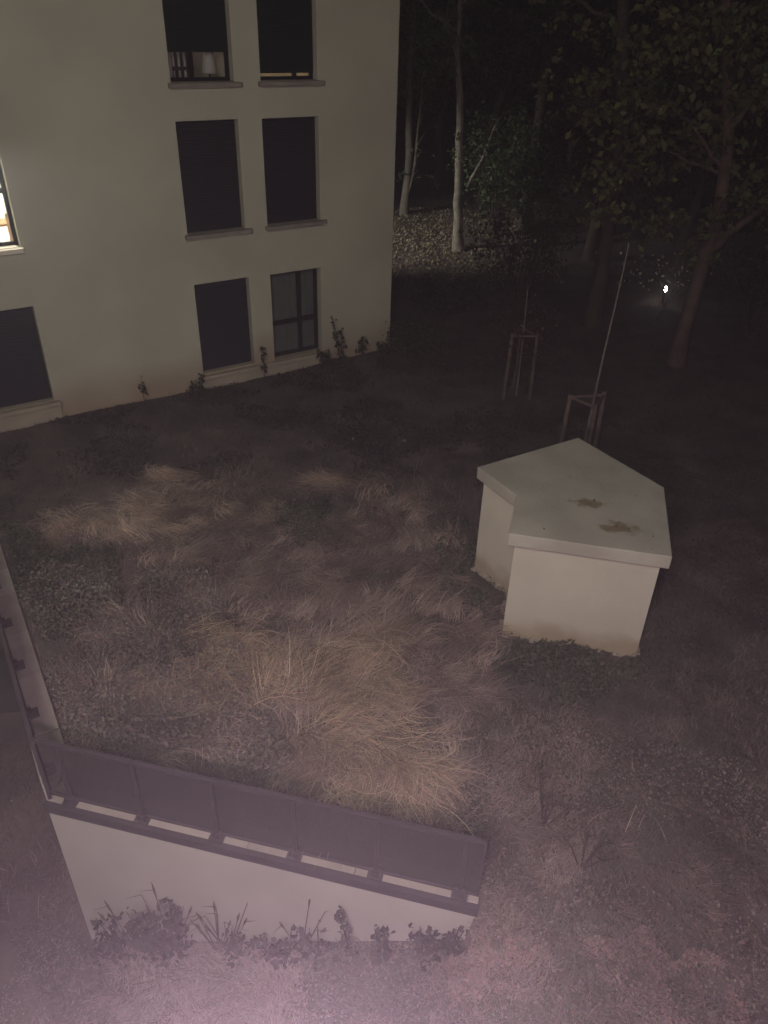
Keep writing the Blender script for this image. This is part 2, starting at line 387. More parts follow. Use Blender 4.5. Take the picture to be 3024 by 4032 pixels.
for (mx_, my_, r_) in ((2.68, 8.55, .16), (2.93, 7.98, .20)):   # two moss stains
    vs = n.nodes.new('ShaderNodeVectorMath'); vs.operation = 'SUBTRACT'; vs.inputs[1].default_value = (mx_, my_, 1.7); n.links.new(tc.outputs['Object'], vs.inputs[0])
    sc_ = n.nodes.new('ShaderNodeVectorMath'); sc_.operation = 'MULTIPLY'; sc_.inputs[1].default_value = (.62, 1.25, 0); n.links.new(vs.outputs[0], sc_.inputs[0])
    ln = n.nodes.new('ShaderNodeVectorMath'); ln.operation = 'LENGTH'; n.links.new(sc_.outputs[0], ln.inputs[0])
    ns = n.nodes.new('ShaderNodeTexNoise'); ns.inputs['Scale'].default_value = 9; ns.inputs['Detail'].default_value = 5; n.links.new(tc.outputs['Object'], ns.inputs['Vector'])
    ma = n.nodes.new('ShaderNodeMath'); ma.operation = 'MULTIPLY_ADD'; ma.inputs[1].default_value = .38; n.links.new(ns.outputs['Fac'], ma.inputs[0]); n.links.new(ln.outputs['Value'], ma.inputs[2])
    mr = n.nodes.new('ShaderNodeMapRange'); mr.inputs[1].default_value = r_+.09; mr.inputs[2].default_value = r_+.18; mr.inputs[3].default_value = .85; mr.inputs[4].default_value = 0
    n.links.new(ma.outputs[0], mr.inputs[0])
    mx = n.nodes.new('ShaderNodeMix'); mx.data_type = 'RGBA'; mx.inputs[7].default_value = (.17, .14, .065, 1)
    n.links.new(mr.outputs[0], mx.inputs[0]); n.links.new(last, mx.inputs[6]); last = mx.outputs[2]
n.links.new(last, b.inputs['Base Color'])
shed = thing('utility_shed', (0, 0, 0), 'low cream rendered utility shed with a flat arrow-shaped roof slab', 'shed')
roofp = [(1.29, 9.42), (2.90, 10.42), (3.79, 9.01), (3.42, 7.39), (1.53, 7.78), (1.74, 8.68)]
wallp = [(1.40, 9.38), (2.87, 10.29), (3.66, 8.99), (3.36, 7.51), (1.645, 7.87), (1.86, 8.76)]
MB().prism(wallp[::-1], -.15, 1.53).build('wall', M_shed, shed)
MB().prism(roofp[::-1], 1.533, 1.715).build('roof', M_roof, shed, bevel=.012)
fp = MB()
wp = [Vector(p) for p in wallp]
for i in range(6):                                     # broken concrete haunching along the foot
    a, b = wp[i], wp[(i+1) % 6]; L = (b-a).length; t = (b-a)/L; nrm = Vector((t.y, -t.x)) * -1
    k = 0
    while k < L-.05:
        l_ = random.uniform(.05, .14); o_ = random.uniform(.03, .08)
        p0 = a+t*k; p1 = a+t*min(k+l_, L)
        q0 = p0+nrm*o_; q1 = p1+nrm*o_*random.uniform(.7, 1.2)
        fp.prism([tuple(p0), tuple(p1), tuple(q1), tuple(q0)], -.12, random.uniform(-.01, .04)); k += l_
M_conc = mat('rough_concrete', (.42, .38, .31), (.28, .25, .2), scale=6, bump=.5)
fp.build('footing', M_conc, shed)['kind'] = 'stuff'

# ------------------------------------------------------------------ retaining walls with metal railings
M_wall = mat('white_wall', (.45, .435, .395), (.395, .38, .345), scale=.9, bump=.15, bscale=120, rough=.95, spec=.1)
M_cop = mat('coping_concrete', (.30, .275, .24), (.24, .22, .19), scale=3.2, bump=.3, bscale=40)
M_cop2 = mat('coping_concrete_pale', (.35, .325, .285), (.29, .265, .23), scale=3.2, bump=.3, bscale=40)
M_metal = mat('dark_metal', (.055, .048, .052), (.045, .04, .043), scale=3, rough=.5)
def mesh_panel(tr):
    m = bpy.data.materials.new('perforated_sheet'); m.use_nodes = True; n = m.node_tree.nodes; l = m.node_tree.links
    b = n['Principled BSDF']; b.inputs['Roughness'].default_value = .55
    tc = n.new('ShaderNodeTexCoord'); no = n.new('ShaderNodeTexNoise'); no.inputs['Scale'].default_value = 1.4
    l.new(tc.outputs['Object'], no.inputs['Vector'])
    r = n.new('ShaderNodeValToRGB'); r.color_ramp.elements[0].color = (.050,.045,.046,1); r.color_ramp.elements[1].color = (.066,.059,.061,1)
    l.new(no.outputs['Fac'], r.inputs[0]); l.new(r.outputs[0], b.inputs['Base Color'])
    t = n.new('ShaderNodeBsdfTransparent'); mx = n.new('ShaderNodeMixShader'); mx.inputs[0].default_value = tr
    l.new(b.outputs[0], mx.inputs[1]); l.new(t.outputs[0], mx.inputs[2]); l.new(mx.outputs[0], n['Material Output'].inputs[0])
    return m
M_panel = mesh_panel(.33); M_clear = mesh_panel(.62)
A1 = math.atan2(D1[1], D1[0]); A2 = math.atan2(D2[1], D2[0])
rw = thing('retaining_wall', (WA[0], WA[1], 0), 'white rendered retaining wall facing the camera below the railing', 'wall', rz=A1)
# body follows the falling ground in front
MB().prism([(0, 0), (WL, 0), (WL, .27), (0, .27)], -3.0, 0.0).build('wall_face', M_wall, rw)
MB().box(-.02, WL+.01, -.03, .03, .004, .115).build('drip_edge', M_metal, rw)
x = 0.0; k = 0
while x < WL-.01:
    l_ = min(1.09, WL-x)
    MB().box(x+.003, x+l_-.003, .032, .285, .002, .118).build('coping_stone', (M_cop, M_cop2)[k % 3 == 1], rw, bevel=.006); x += l_; k += 1
lw = thing('retaining_wall', (WA[0], WA[1], 0), 'long retaining wall running away at the left edge with pale coping', 'wall', rz=A2)
LL = 6.6
MB().box(.34, LL, -.31, -.003, -3.0, 0).build('wall_face', M_wall, lw)
x = .34; k = 0
while x < LL-.01:
    l_ = min((.62, 1.0, .86, .93)[k % 4], LL-x)
    MB().box(x+.003, x+l_-.003, -.33, .0, .002, .118+.004*(k % 2)).build('coping_stone', (M_cop, M_cop2, M_cop)[k % 3], lw, bevel=.006); x += l_; k += 1
def railing(loc, rz, L, feet, yoff, ysign, label):
    t = thing('railing', loc, label, 'railing', 'metal railings on the retaining walls', rz)
    H0, H1 = .155, .98
    edges = [0.0] + feet + [L]
    for i in range(len(edges)-1):
        a, b = edges[i], edges[i+1]
        if b-a < .08: continue
        pn_ = MB().box(a+.012, b-.012, yoff-.005, yoff+.005, H0+.03, H1-.03).build('panel', M_clear if ysign == 1 and i == 0 else M_panel, t)
        if ysign == 1 and i == 0: pn_['label'] = 'narrow clearer end panel'
    MB().box(-.02, L+.01, yoff-.022, yoff+.022, H1-.04, H1).build('top_rail', M_metal, t, bevel=.004)
    MB().box(0, L, yoff-.016, yoff+.016, H0-.0, H0+.032).build('bottom_rail', M_metal, t, bevel=.003)
    for f in feet:
        p = MB().box(f-.021, f+.021, yoff-.026, yoff+.02, .15, H1-.042).build('post', M_metal, t)
        MB().box(f-.075, f+.075, yoff-(.085 if ysign == 1 else .13), yoff+(.06 if ysign == 1 else .02), .1225, .150).build('foot', M_metal, t, bevel=.004)
        MB().box(f-.045, f+.045, yoff-.06, yoff+.035, .15, .21).build('bracket', M_metal, t)
    for f in (.0, L): MB().box(f-.012, f+.012, yoff-.018, yoff+.018, .16, H1-.04).build('end_post', M_metal, t)
    return t
railing((WA[0], WA[1], 0), A1, WL-.02, [.25+.805*i for i in range(6)], .092, 1, 'dark perforated metal railing on the white wall facing the camera')
railing((WA[0], WA[1], 0), A2, LL, [.40+.90*i for i in range(7)], -.05, 2, 'dark metal railing seen edge-on along the wall at the left edge')

# ------------------------------------------------------------------ staked young trees
M_post = mat('guard_wood', (.13, .10, .082), (.08, .062, .05), scale=7, bump=.4)
M_stem = mat('sapling_bark', (.18, .165, .15), (.1, .09, .08), scale=9, bump=.4)
def guard(loc, label, h, rz, stemtop, stemm):
    t = thing('tree_guard', loc, label, 'tree guard', 'three-legged wooden guards round young trees', rz)
    P = [(-.34, .12), (-.02, -.30), (.30, .20)]
    for p in P:
        MB().tube([(p[0]*1.12, p[1]*1.12, -.3), (p[0], p[1], h)], .04, 8).build('post', M_post, t, smooth=False)
    for i in range(3):
        a, b = P[i], P[(i+1) % 3]
        MB().tube([(a[0], a[1], h-.06), (b[0], b[1], h-.06)], .028, 6).build('crossbar', M_post, t)
    if label.startswith('near'):
        s = thing('young_tree', loc, 'bare whip-thin young tree tied inside the guard behind the shed', 'tree', None, rz)
        pts = []; n = 12
        for i in range(n+1):
            q = i/n; pts.append((stemtop[0]*q+.01*math.sin(q*9), stemtop[1]*q+.012*math.sin(q*7+1), stemtop[2]*q))
        MB().tube(pts, [.026*(1-.55*i/n) for i in range(n+1)], 7).build('trunk', stemm, s)
        tw = MB()
        for i in range(9):
            p = Vector(pts[random.randint(4, n-1)]); a = random.uniform(0, 6.28)
            tw.tube([p, p+Vector((math.cos(a)*.04, math.sin(a)*.04, .05))], [.008, .005], 4)
        tw.build('bud', stemm, s)['kind'] = 'stuff'
    else:
        s = thing('young_tree', loc, 'young red-leaved tree inside the far wooden guard', 'tree', None, rz)
        MB().tube([(0,0,-.1),(.02,.02,1.2),(.0,.05,2.4)], [.025,.02,.01], 7).build('trunk', stemm, s)
        n_ = 420; c = rng.normal(0, 1, (n_, 3))*np.array([.38, .38, .42])+np.array([0, 0, 1.35])
        V_, F_, C_ = leaf_cloud(c, .075, (.07, .03, .022), .3, rng)
        npmesh('crown', V_, F_, M_leaf, C_, s)
    return t

# ------------------------------------------------------------------ foliage
M_leaf = vcol_mat('leaf', .6, .25)
M_blade = vcol_mat('grass_blade', .75, .15)
def leaf_cloud(P, size, col, var, rg, flat=0.0):
    n_ = len(P); ax = rg.normal(0, 1, (n_, 3)); ax /= np.linalg.norm(ax, axis=1)[:, None]
    up = rg.normal(0, 1, (n_, 3)); up[:, 2] += flat; up -= ax*(up*ax).sum(1)[:, None]; up /= np.linalg.norm(up, axis=1)[:, None]
    sd = np.cross(ax, up); s = size*rg.uniform(.6, 1.3, n_)[:, None]
    # 6-vertex leaf folded along the midrib
    v0 = P-ax*s*.6; v1 = P+ax*s*.6; v2 = P+sd*s*.38+up*s*.12-ax*s*.1; v3 = P-sd*s*.38+up*s*.12-ax*s*.1
    V_ = np.stack([v0, v2, v1, v3], 1).reshape(-1, 3)
    i = np.arange(n_)*4; F_ = np.concatenate([np.stack([i, i+1, i+2], -1), np.stack([i, i+2, i+3], -1)])
    c = np.array(col)[None, :]*rg.uniform(1-var, 1+var, (n_, 1))*rg.uniform(.85, 1.15, (n_, 3))
    return V_, F_, np.repeat(c, 4, 0)
M_barkp = mat('pale_bark', (.26, .235, .195), (.14, .125, .105), scale=5, bump=.8, bscale=18)
M_barkr = mat('reddish_bark', (.125, .085, .07), (.065, .046, .04), scale=3, bump=.9, bscale=14)
M_barkd = mat('dark_bark', (.075, .058, .05), (.04, .032, .028), scale=4, bump=.9, bscale=14)
def tree(name, loc, label, trunk_pts, rad, limbs, leaves, bark, lcol, group=None, lsize=.12, seed=1):
    """limbs: list of (point lists, r0) ; leaves: list of (centre, spread, count)"""
    rg = np.random.default_rng(seed); rd = random.Random(seed)
    t = thing(name, loc, label, 'tree', group)
    m = MB(); pts = [Vector(p) for p in trunk_pts]; P2 = []; R2 = []
    for i in range(len(pts)-1):
        for k in range(4):
            q = k/4; P2.append(pts[i].lerp(pts[i+1], q)+Vector((rd.gauss(0,.018), rd.gauss(0,.018), 0))); R2.append(rad[i]*(1-q)+rad[i+1]*q)
    P2.append(pts[-1]); R2.append(rad[-1]); R2[0] *= 1.35; R2[1] *= 1.08
    m.tube([P2[0]-Vector((0,0,.4))]+P2, [R2[0]*1.1]+R2, 10); m.build('trunk', bark, t, smooth=True)
    clusters = list(leaves)
    for lp, r0 in limbs:
        m = MB(); lp = [Vector(p) for p in lp]; Q = []
        for i in range(len(lp)-1):
            for k in range(4): Q.append(lp[i].lerp(lp[i+1], k/4)+Vector((rd.gauss(0,.03),)*2+(rd.gauss(0,.03),)))
        Q[0] = lp[0]; Q.append(lp[-1]); nn_ = len(Q)
        m.tube(Q, [r0*(1-.8*i/(nn_-1)) for i in range(nn_)], 7)
        for i in range(2, nn_):
            for _ in range(2):
                d = Vector((rd.gauss(0,1), rd.gauss(0,1), rd.gauss(.2,.7))).normalized()*rd.uniform(.4, 1.1)
                p = Q[i]; m.tube([p, p+d*.5+Vector((0,0,.05)), p+d], [r0*.22, r0*.14, r0*.05], 4, cap=False)
                clusters.append((tuple(p+d), .28, 26))
        m.build('limb', bark, t, smooth=True)
    P = []; 
    for c, s, n_ in clusters:
        # leaves gather on small sprays rather than in an even ball
        ns_ = max(1, n_//7); cen = rg.normal(0, 1, (ns_, 3))*s*np.array([1, 1, .55])+np.array(c)
        P.append(np.repeat(cen, 7, 0)+rg.normal(0, 1, (ns_*7, 3))*np.array([.11, .11, .07]))
    P = np.concatenate(P); V_, F_, C_ = leaf_cloud(P, lsize, lcol, .45, rg, flat=.8)
    npmesh('crown', V_, F_, M_leaf, C_, t)
    return t

def auto_limbs(pts, n, seed, z0=2.5, L=2.6, r0=.06):
    rd = random.Random(seed); out = []; pts = [Vector(p) for p in pts]; top = pts[-1].z
    for i in range(n):
        z = z0+(top-z0)*(i+rd.random()*.7)/n; p = pts[-1]
        for a, b in zip(pts, pts[1:]):
            if a.z <= z <= b.z: p = a.lerp(b, (z-a.z)/(b.z-a.z)); break
        a = rd.uniform(0, 6.283); l = L*rd.uniform(.6, 1.2)*(1-.35*(z-z0)/(top-z0+.1)); up = rd.uniform(.25, .8)
        d = Vector((math.cos(a), math.sin(a), up)).normalized()*l
        out.append(([p, p+d*.5+Vector((0,0,-.1)), p+d+Vector((0,0,.25))], r0*rd.uniform(.7, 1.2)))
    return out
def rel(base, pts): return [(p[0]-base[0], p[1]-base[1], p[2]) for p in pts]

# main trees of the wood edge (their own coordinates)
bA = (2.38, 28.24, 0)
tA = [(0,0,0), (-.17,0,1.6), (-.2,0,3.2), (-.3,0,4.6), (-.45,.03,5.8), (-.55,.05,7.5), (-.4,.2,10.5)]
tree('tree', bA, 'slim pale-barked tree lit from the left beside the block corner', tA, [.19,.15,.14,.12,.09,.07,.03],
     [([(-.45,0,5.6),(-.7,-.1,6.4),(-1.1,-.2,7.0)], .07), ([(.1,0,2.1),(.6,0,3.1),(.95,-.1,4.2)], .07)] + auto_limbs(tA, 5, 3, 6.5),
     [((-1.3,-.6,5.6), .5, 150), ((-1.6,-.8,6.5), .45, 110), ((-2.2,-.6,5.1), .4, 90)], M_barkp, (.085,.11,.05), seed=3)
bB = (0.45, 33.6, 0)
tB = [(0,0,0),(.12,0,2.5),(.0,0,5),(.15,.1,7.5),(.1,.2,11)]
tree('tree', bB, 'twin-stemmed tree just past the corner of the block', tB, [.17,.15,.12,.09,.04],
     [([(.05,0,.3),(.42,-.1,2.6),(.55,-.2,5.5)], .09)]+auto_limbs(tB, 6, 4, 4.5), [((.2,-1,7.2), .9, 240)], M_barkp, (.07,.09,.045), seed=4)
bC = (5.2, 31.9, 0)
tC = [(0,0,0),(.05,0,3),(.2,0,6),(.5,.1,9),(.4,.2,12)]
tree('tree', bC, 'dim straight trunk behind the pale bush in the wood', tC, [.22,.2,.17,.12,.05],
     [([(.2,0,5.6),(.9,0,7.0),(1.2,0,8.2)], .1)]+auto_limbs(tC, 7, 5, 4.5, 3), [], M_barkd, (.03,.036,.022), seed=5)
bD = (5.54, 20.6, 0)
tD = [(0,0,0),(.02,0,2.5),(-.05,.03,4.2),(-.25,.06,5.6),(-.56,.15,7.5),(-.8,.3,11.5)]
tree('tree', bD, 'tall brown trunk leaning over the glowing garden lamp', tD, [.21,.18,.165,.15,.13,.05],
     [([(-.1,0,4.9),(-.9,-.3,5.3),(-1.7,-.6,5.4)], .045), ([(0,0,3.9),(-.5,-1.2,4.1),(-.8,-1.9,3.7)], .04)]+auto_limbs(tD, 6, 6, 5.5, 3),
     [((-.75,-2.3,3.65), .20, 60), ((-1.0,-2.2,3.35), .16, 36), ((-.35,-2.4,3.3), .14, 30)], M_barkd, (.13, .135, .05), lsize=.16, seed=6)
bE = (7.05, 17.97, 0)
tE = [(0,0,0),(.02,0,1.7),(.15,-.06,3.6),(-.08,.03,5.2),(-.65,.25,7.4),(-.7,.5,11.5)]
lE = [([(.1,-.03,2.7),(.7,-.3,3.5),(1.5,-.7,4.5),(2.4,-1.0,5.6)], .10),
      ([(.05,0,4.4),(-.35,.1,4.75),(-1.3,.45,5.65)], .065), ([(.0,0,4.3),(-.9,.3,4.6),(-1.85,.6,5.0)], .05),
      ([(-.1,0,5.2),(.4,-.3,6.2),(.6,-.5,7.6)], .08)]
tree('tree', bE, 'big forked tree with reddish trunk at the right side of the wood', tE, [.19,.165,.15,.125,.10,.05], lE+auto_limbs(tE, 6, 7, 5.6, 3),
     [((-.9,-.2,3.5), .28, 90), ((-1.3,-.5,3.4), .2, 60), ((-1.1,0,3.0), .22, 50), ((.4,-.7,4.0), .3, 70), ((1.4,-.9,4.2), .4, 90),
      ((-2.1,.2,5.8), .45, 220), ((-1.6,-.3,6.6), .5, 200), ((-.4,-.3,6.9), .5, 230), ((.3,-.5,5.9), .55, 240), ((1.3,-.8,6.1), .6, 240), ((-.1,-.2,2.6), .3, 50)],
     M_barkr, (.095,.105,.04), lsize=.16, seed=7)
# further trees that fill the dark wood
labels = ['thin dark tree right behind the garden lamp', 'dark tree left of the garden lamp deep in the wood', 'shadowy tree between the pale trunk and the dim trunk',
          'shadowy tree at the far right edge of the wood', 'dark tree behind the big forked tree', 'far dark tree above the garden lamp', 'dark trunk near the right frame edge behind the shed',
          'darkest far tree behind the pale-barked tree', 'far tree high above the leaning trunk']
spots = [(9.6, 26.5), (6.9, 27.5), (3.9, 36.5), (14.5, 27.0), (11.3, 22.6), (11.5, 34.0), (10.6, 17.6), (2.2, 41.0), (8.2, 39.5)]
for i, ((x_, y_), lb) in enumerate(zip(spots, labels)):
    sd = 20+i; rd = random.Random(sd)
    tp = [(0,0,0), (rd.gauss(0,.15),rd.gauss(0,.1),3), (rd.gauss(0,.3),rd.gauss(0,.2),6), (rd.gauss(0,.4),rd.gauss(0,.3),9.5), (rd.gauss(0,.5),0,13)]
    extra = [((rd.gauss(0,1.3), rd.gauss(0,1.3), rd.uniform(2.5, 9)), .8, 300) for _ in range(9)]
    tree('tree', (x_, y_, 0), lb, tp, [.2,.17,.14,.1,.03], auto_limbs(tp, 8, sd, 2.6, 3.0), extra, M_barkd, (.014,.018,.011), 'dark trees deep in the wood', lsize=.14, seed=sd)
# leafy bush lit green beside the pale-barked tree
def bush(loc, label, r, h, n_, col, seed, lsize=.09):
    rg = np.random.default_rng(seed); t = thing('bush', loc, label, 'bush')
    m = MB(); tips = []
    for i in range(22):
        a = rg.uniform(0, 6.28); q = rg.uniform(.3, 1); tip = Vector((math.cos(a)*r*q, math.sin(a)*r*q, h*rg.uniform(.5, 1))); tips.append(tip)
        m.tube([(0,0,-.1), tip*.5+Vector((0,0,.2)), tip], [.03,.018,.006], 5)
    m.build('stems', M_barkd, t)
    cen = np.array([tuple(tips[i % 22]) for i in range(n_//8)])+rg.normal(0, 1, (n_//8, 3))*np.array([r*.28, r*.28, h*.16])
    cen[:, 2] = np.abs(cen[:, 2])
    P = np.repeat(cen, 8, 0)+rg.normal(0, 1, (len(cen)*8, 3))*.09
    V_, F_, C_ = leaf_cloud(P, lsize, col, .4, rg, .6); npmesh('foliage', V_, F_, M_leaf, C_, t); return t
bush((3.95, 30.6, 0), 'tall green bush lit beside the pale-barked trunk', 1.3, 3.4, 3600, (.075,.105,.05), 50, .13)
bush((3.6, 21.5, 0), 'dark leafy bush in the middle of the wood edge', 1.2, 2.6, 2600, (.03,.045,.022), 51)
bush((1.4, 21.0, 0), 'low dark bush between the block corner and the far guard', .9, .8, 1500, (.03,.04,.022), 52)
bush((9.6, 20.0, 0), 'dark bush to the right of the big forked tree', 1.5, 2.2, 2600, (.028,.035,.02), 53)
bush((.55, 17.9, 0), 'low green bush at the foot of the block corner', .75, .55, 2200, (.05,.065,.03), 54, .06)
# far wood closing the view
nW = 60000; Px = rng.uniform(-20, 60, nW); Py = rng.uniform(43, 60, nW); Pz = rng.uniform(0, 16, nW)
cl_ = fbm(Px, Pz, .35, 5)*.6+fbm(Px, Py, .5, 8)*.4; keep = cl_ > .44
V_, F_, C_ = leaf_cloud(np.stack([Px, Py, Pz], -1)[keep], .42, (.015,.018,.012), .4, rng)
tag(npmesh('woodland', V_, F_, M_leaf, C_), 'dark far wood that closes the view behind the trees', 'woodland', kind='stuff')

guard((3.56, 12.42, 0), 'near wooden three-post tree guard right behind the shed', 1.5, 0.1, (.14, -.0, 4.1), M_stem)
guard((2.85, 15.75, 0), 'far wooden three-post tree guard by the red-leaved young tree', 1.5, 1.0, None, M_stem)

# glowing garden lamp between the trees, and an assumed, unseen street lamp behind the block
gl = thing('garden_lamp', (8.1, 22.75, 0), 'small white garden lamp glowing through the leaves in the wood', 'lamp')
MB().tube([(0,0,-.1),(0,0,.34)], .035, 8).build('pole', M_frame, gl)
me_ = bpy.data.materials.new('lamp_white'); me_.use_nodes = True; _b = me_.node_tree.nodes['Principled BSDF']
_b.inputs['Emission Color'].default_value = (1, .93, .85, 1); _b.inputs['Emission Strength'].default_value = 30
MB().tube([(0,0,.34),(0,0,.38),(0,0,.46),(0,0,.50)], [.02,.045,.045,.02], 10).build('lamp_globe', me_, gl)
lamp('garden_light', 'POINT', (8.1, 22.75, .72), .4, (1, .93, .85), shadow_soft_size=.06)
V_, F_, C_ = leaf_cloud(np.stack([rng.normal(7.85, .75, 150), rng.normal(22.4, .3, 150), rng.uniform(.55, 1.5, 150)], -1), .075, (.55, .52, .42), .4, rng)  # lamp glints put into the leaf colour, far paler than other leaves
bt = thing('bush', (8.0, 22.3, 0), 'sparse sprig with glint-pale leaves in front of the garden lamp', 'bush')
o_ = npmesh('foliage', V_-np.array([8.0, 22.3, 0]), F_, M_leaf, C_, bt)
m = MB(); [m.tube([(0,0,0), (random.gauss(0,.5), random.gauss(0,.2), random.uniform(.5,1.2))], [.012,.005], 4) for _ in range(9)]; m.build('stems', M_barkd, bt)
lamp('assumed_street_light', 'SPOT', (-8.6, 24.2, 4.6), 5600, (1, .98, .86), (1.0, 29.6, .4), spot_size=math.radians(52), spot_blend=1.0, shadow_soft_size=.12)
st = thing('assumed_street_lamp', (-8.6, 24.2, 0), 'assumed street lamp hidden behind the block of flats', 'lamp')
MB().tube([(0,-.25,0),(0,-.25,4.7),(.1,-.15,4.8)], .06, 8).build('pole', M_frame, st); MB().box(-.15,.25,-.25,.15,4.78,4.86).build('lamp_head', M_frame, st)

# ------------------------------------------------------------------ ground cover
def pip(x, y, poly):
    r = np.zeros(len(x), bool); n_ = len(poly)
    for i in range(n_):
        x1, y1 = poly[i]; x2, y2 = poly[(i+1) % n_]
        c = ((y1 > y) != (y2 > y)) & (x < (x2-x1)*(y-y1)/(y2-y1+1e-12)+x1); r ^= c
    return r
Z_ = dict(
 strawA=[(-5.54,10.49),(-5.01,10.76),(-4.06,10.85),(-3.93,11.66),(-2.97,11.8),(-2.61,12.1),(-1.93,11.51),(-1.78,10.7),(-2.52,10.36),(-3.11,10.03),(-3.03,9.04),(-3.6,9.2),(-4.33,9.83),(-4.96,9.59)],
 strawB=[(-1.17,12.0),(-0.55,12.41),(0.01,12.26),(0.2,11.64),(-0.28,11.27),(-0.94,11.32)],
 strawC=[(-2.9,7.66),(-2.38,7.78),(-1.61,7.23),(-0.82,7.46),(-0.82,7.85),(-0.45,8.08),(0.08,7.59),(0.47,6.96),(0.22,6.74),(-0.29,6.84),(-0.74,6.57),(-1.5,6.54),(-1.97,6.6),(-2.22,7.02)],
 strawD=[(-1.5,6.66),(-0.8,6.6),(-.1,6.31),(0.4,6.05),(.6,5.8),(0.45,5.5),(0.1,5.5),(-0.09,5.55),(-0.53,5.85),(-0.99,6.09)],
 strawE=[(-0.75,5.3),(-.15,5.5),(0.2,5.35),(0.15,5.1),(-0.07,5.07)],
 wisp=[(-3.5,8.83),(-2.49,10.21),(-1.09,10.51),(0.38,11.06),(1.17,9.91),(1.36,8.38),(1.3,6.91),(1.01,5.23),(0.06,5.14),(-1.61,5.5),(-3.12,5.86),(-3.6,5.99),(-4.03,7.61)],
 greenA=[(-6.34,10.6),(-4.92,9.59),(-4.25,9.56),(-3.72,8.25),(-4.1,7.36),(-4.62,7.58),(-5.74,9.22)],
 greenB=[(-2.03,10.93),(-0.93,11.15),(-0.72,9.95),(-1.41,9.71),(-1.86,10.1)],
 greenC=[(1.35,7.45),(3.31,7.35),(3.39,6.91),(2.51,6.62),(1.45,6.91)],
 greenD=[(0.7,10.24),(1.45,10.43),(1.41,8.95),(1.66,8.5),(1.37,7.75),(1.02,8.64)])
def jitter(x, y, a): return x+(fbm(x, y, 1.6, 21)-.47)*a, y+(fbm(x, y, 1.6, 57)-.47)*a
def zone(x, y, names, a=1.1):
    xx, yy = jitter(x, y, a); r = np.zeros(len(x), bool)
    for k in names: r |= pip(xx, yy, Z_[k])
    return r
shedpoly = [(p[0]+(p[0]-2.5)*.02, p[1]+(p[1]-8.8)*.02) for p in wallp]
def allowed(x, y):
    sf, sl = walls_sd(x, y); e = (x-WA[0])*D1[0]+(y-WA[1])*D1[1]
    band = ((sf > -.03) & (sf < .31) & (e < WL+.03) & (e > -.1)) | ((sl > -.05) & (sl < .34) & (sf > 0))
    bx = (x-.009)*.82694+(y-18.41)*.5623; by = -(x-.009)*.5623+(y-18.41)*.82694
    inb = (by > -.05) & (bx < .05)
    court = (sl < 0) & (sf > -.0) & (y > 8)
    return ~(band | inb | court | pip(x, y, shedpoly))
def blades(name, X0, Y0, az, Lh, e0, e1, w0, cols, curl=0.0, levels=4, lift=0.0, label=None, cat=None):
    n_ = len(X0); z0 = zg(X0, Y0)-.01+lift; P = np.stack([X0, Y0, z0], -1)
    Vs = []; el = e0.copy(); a = az.copy(); step = Lh/levels
    for k in range(levels+1):
        q = k/levels; wd = (w0*(1-q**1.6))[:, None] if k < levels else np.zeros((n_, 1))
        side_ = np.stack([-np.sin(a), np.cos(a), np.zeros(n_)], -1)
        if k < levels: Vs += [P-side_*wd*.5, P+side_*wd*.5]
        else: Vs += [P]
        el = e0+(e1-e0)*((k+.5)/levels)
        P = P+np.stack([np.cos(el)*np.cos(a), np.cos(el)*np.sin(a), np.sin(el)], -1)*step[:, None]
        gz = z0+.012+.02*q; P[:, 2] = np.maximum(P[:, 2], gz)
        a = a+curl/levels
    nv = 2*levels+1; V_ = np.stack(Vs, 1).reshape(-1, 3); i = np.arange(n_)*nv; Fs = []
    for k in range(levels-1):
        b_ = i+2*k; Fs += [np.stack([b_, b_+1, b_+3], -1), np.stack([b_, b_+3, b_+2], -1)]
    b_ = i+2*(levels-1); Fs.append(np.stack([b_, b_+1, b_+2], -1))
    o = npmesh(name, V_, np.concatenate(Fs), M_blade, np.repeat(cols, nv, 0))
    return tag(o, label, cat, kind='stuff')
def colr(base, n_, v=.25, hue=.08): return np.array(base)[None]*rng.uniform(1-v, 1+v, (n_, 1))*rng.uniform(1-hue, 1+hue, (n_, 3))

# 1. thin short cover nearly everywhere (density falls with distance)
n_ = 300000
r_ = 2.4+rng.random(n_)**1.25*22; th = rng.uniform(-.72, .68, n_); x_ = r_*np.sin(th); y_ = r_*np.cos(th)
k_ = allowed(x_, y_) & (y_ > 1.8); x_, y_ = x_[k_], y_[k_]
pn = fbm(x_, y_, 1.1, 77); k_ = rng.random(len(x_)) < np.clip((pn-.25)*2.6, .6, 1); x_, y_, pn = x_[k_], y_[k_], pn[k_]
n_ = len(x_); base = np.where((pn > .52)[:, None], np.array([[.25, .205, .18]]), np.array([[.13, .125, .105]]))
far = sst(10.5, 13.0, y_+.35*x_)[:, None]; base = base*(1-far*.58)*(1-.38*sst(1.2, 3.6, x_)[:, None])*(1-.15*sst(6, 9, y_)[:, None])*(1-.5*((walls_sd(x_, y_)[1] < 0) & (y_ > 3.6)))[:, None]  # light falloff to the right put into blade colour; back and court darker too
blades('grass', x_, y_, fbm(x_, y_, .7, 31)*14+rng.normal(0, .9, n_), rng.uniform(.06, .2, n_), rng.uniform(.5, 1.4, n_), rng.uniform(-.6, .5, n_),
       np.full(n_, .008)+rng.uniform(0, .004, n_), base*rng.uniform(.65, 1.35, (n_, 1))*rng.uniform(.93, 1.07, (n_, 3)), .5, 3, label='short dull grass that covers the rough ground', cat='grass')
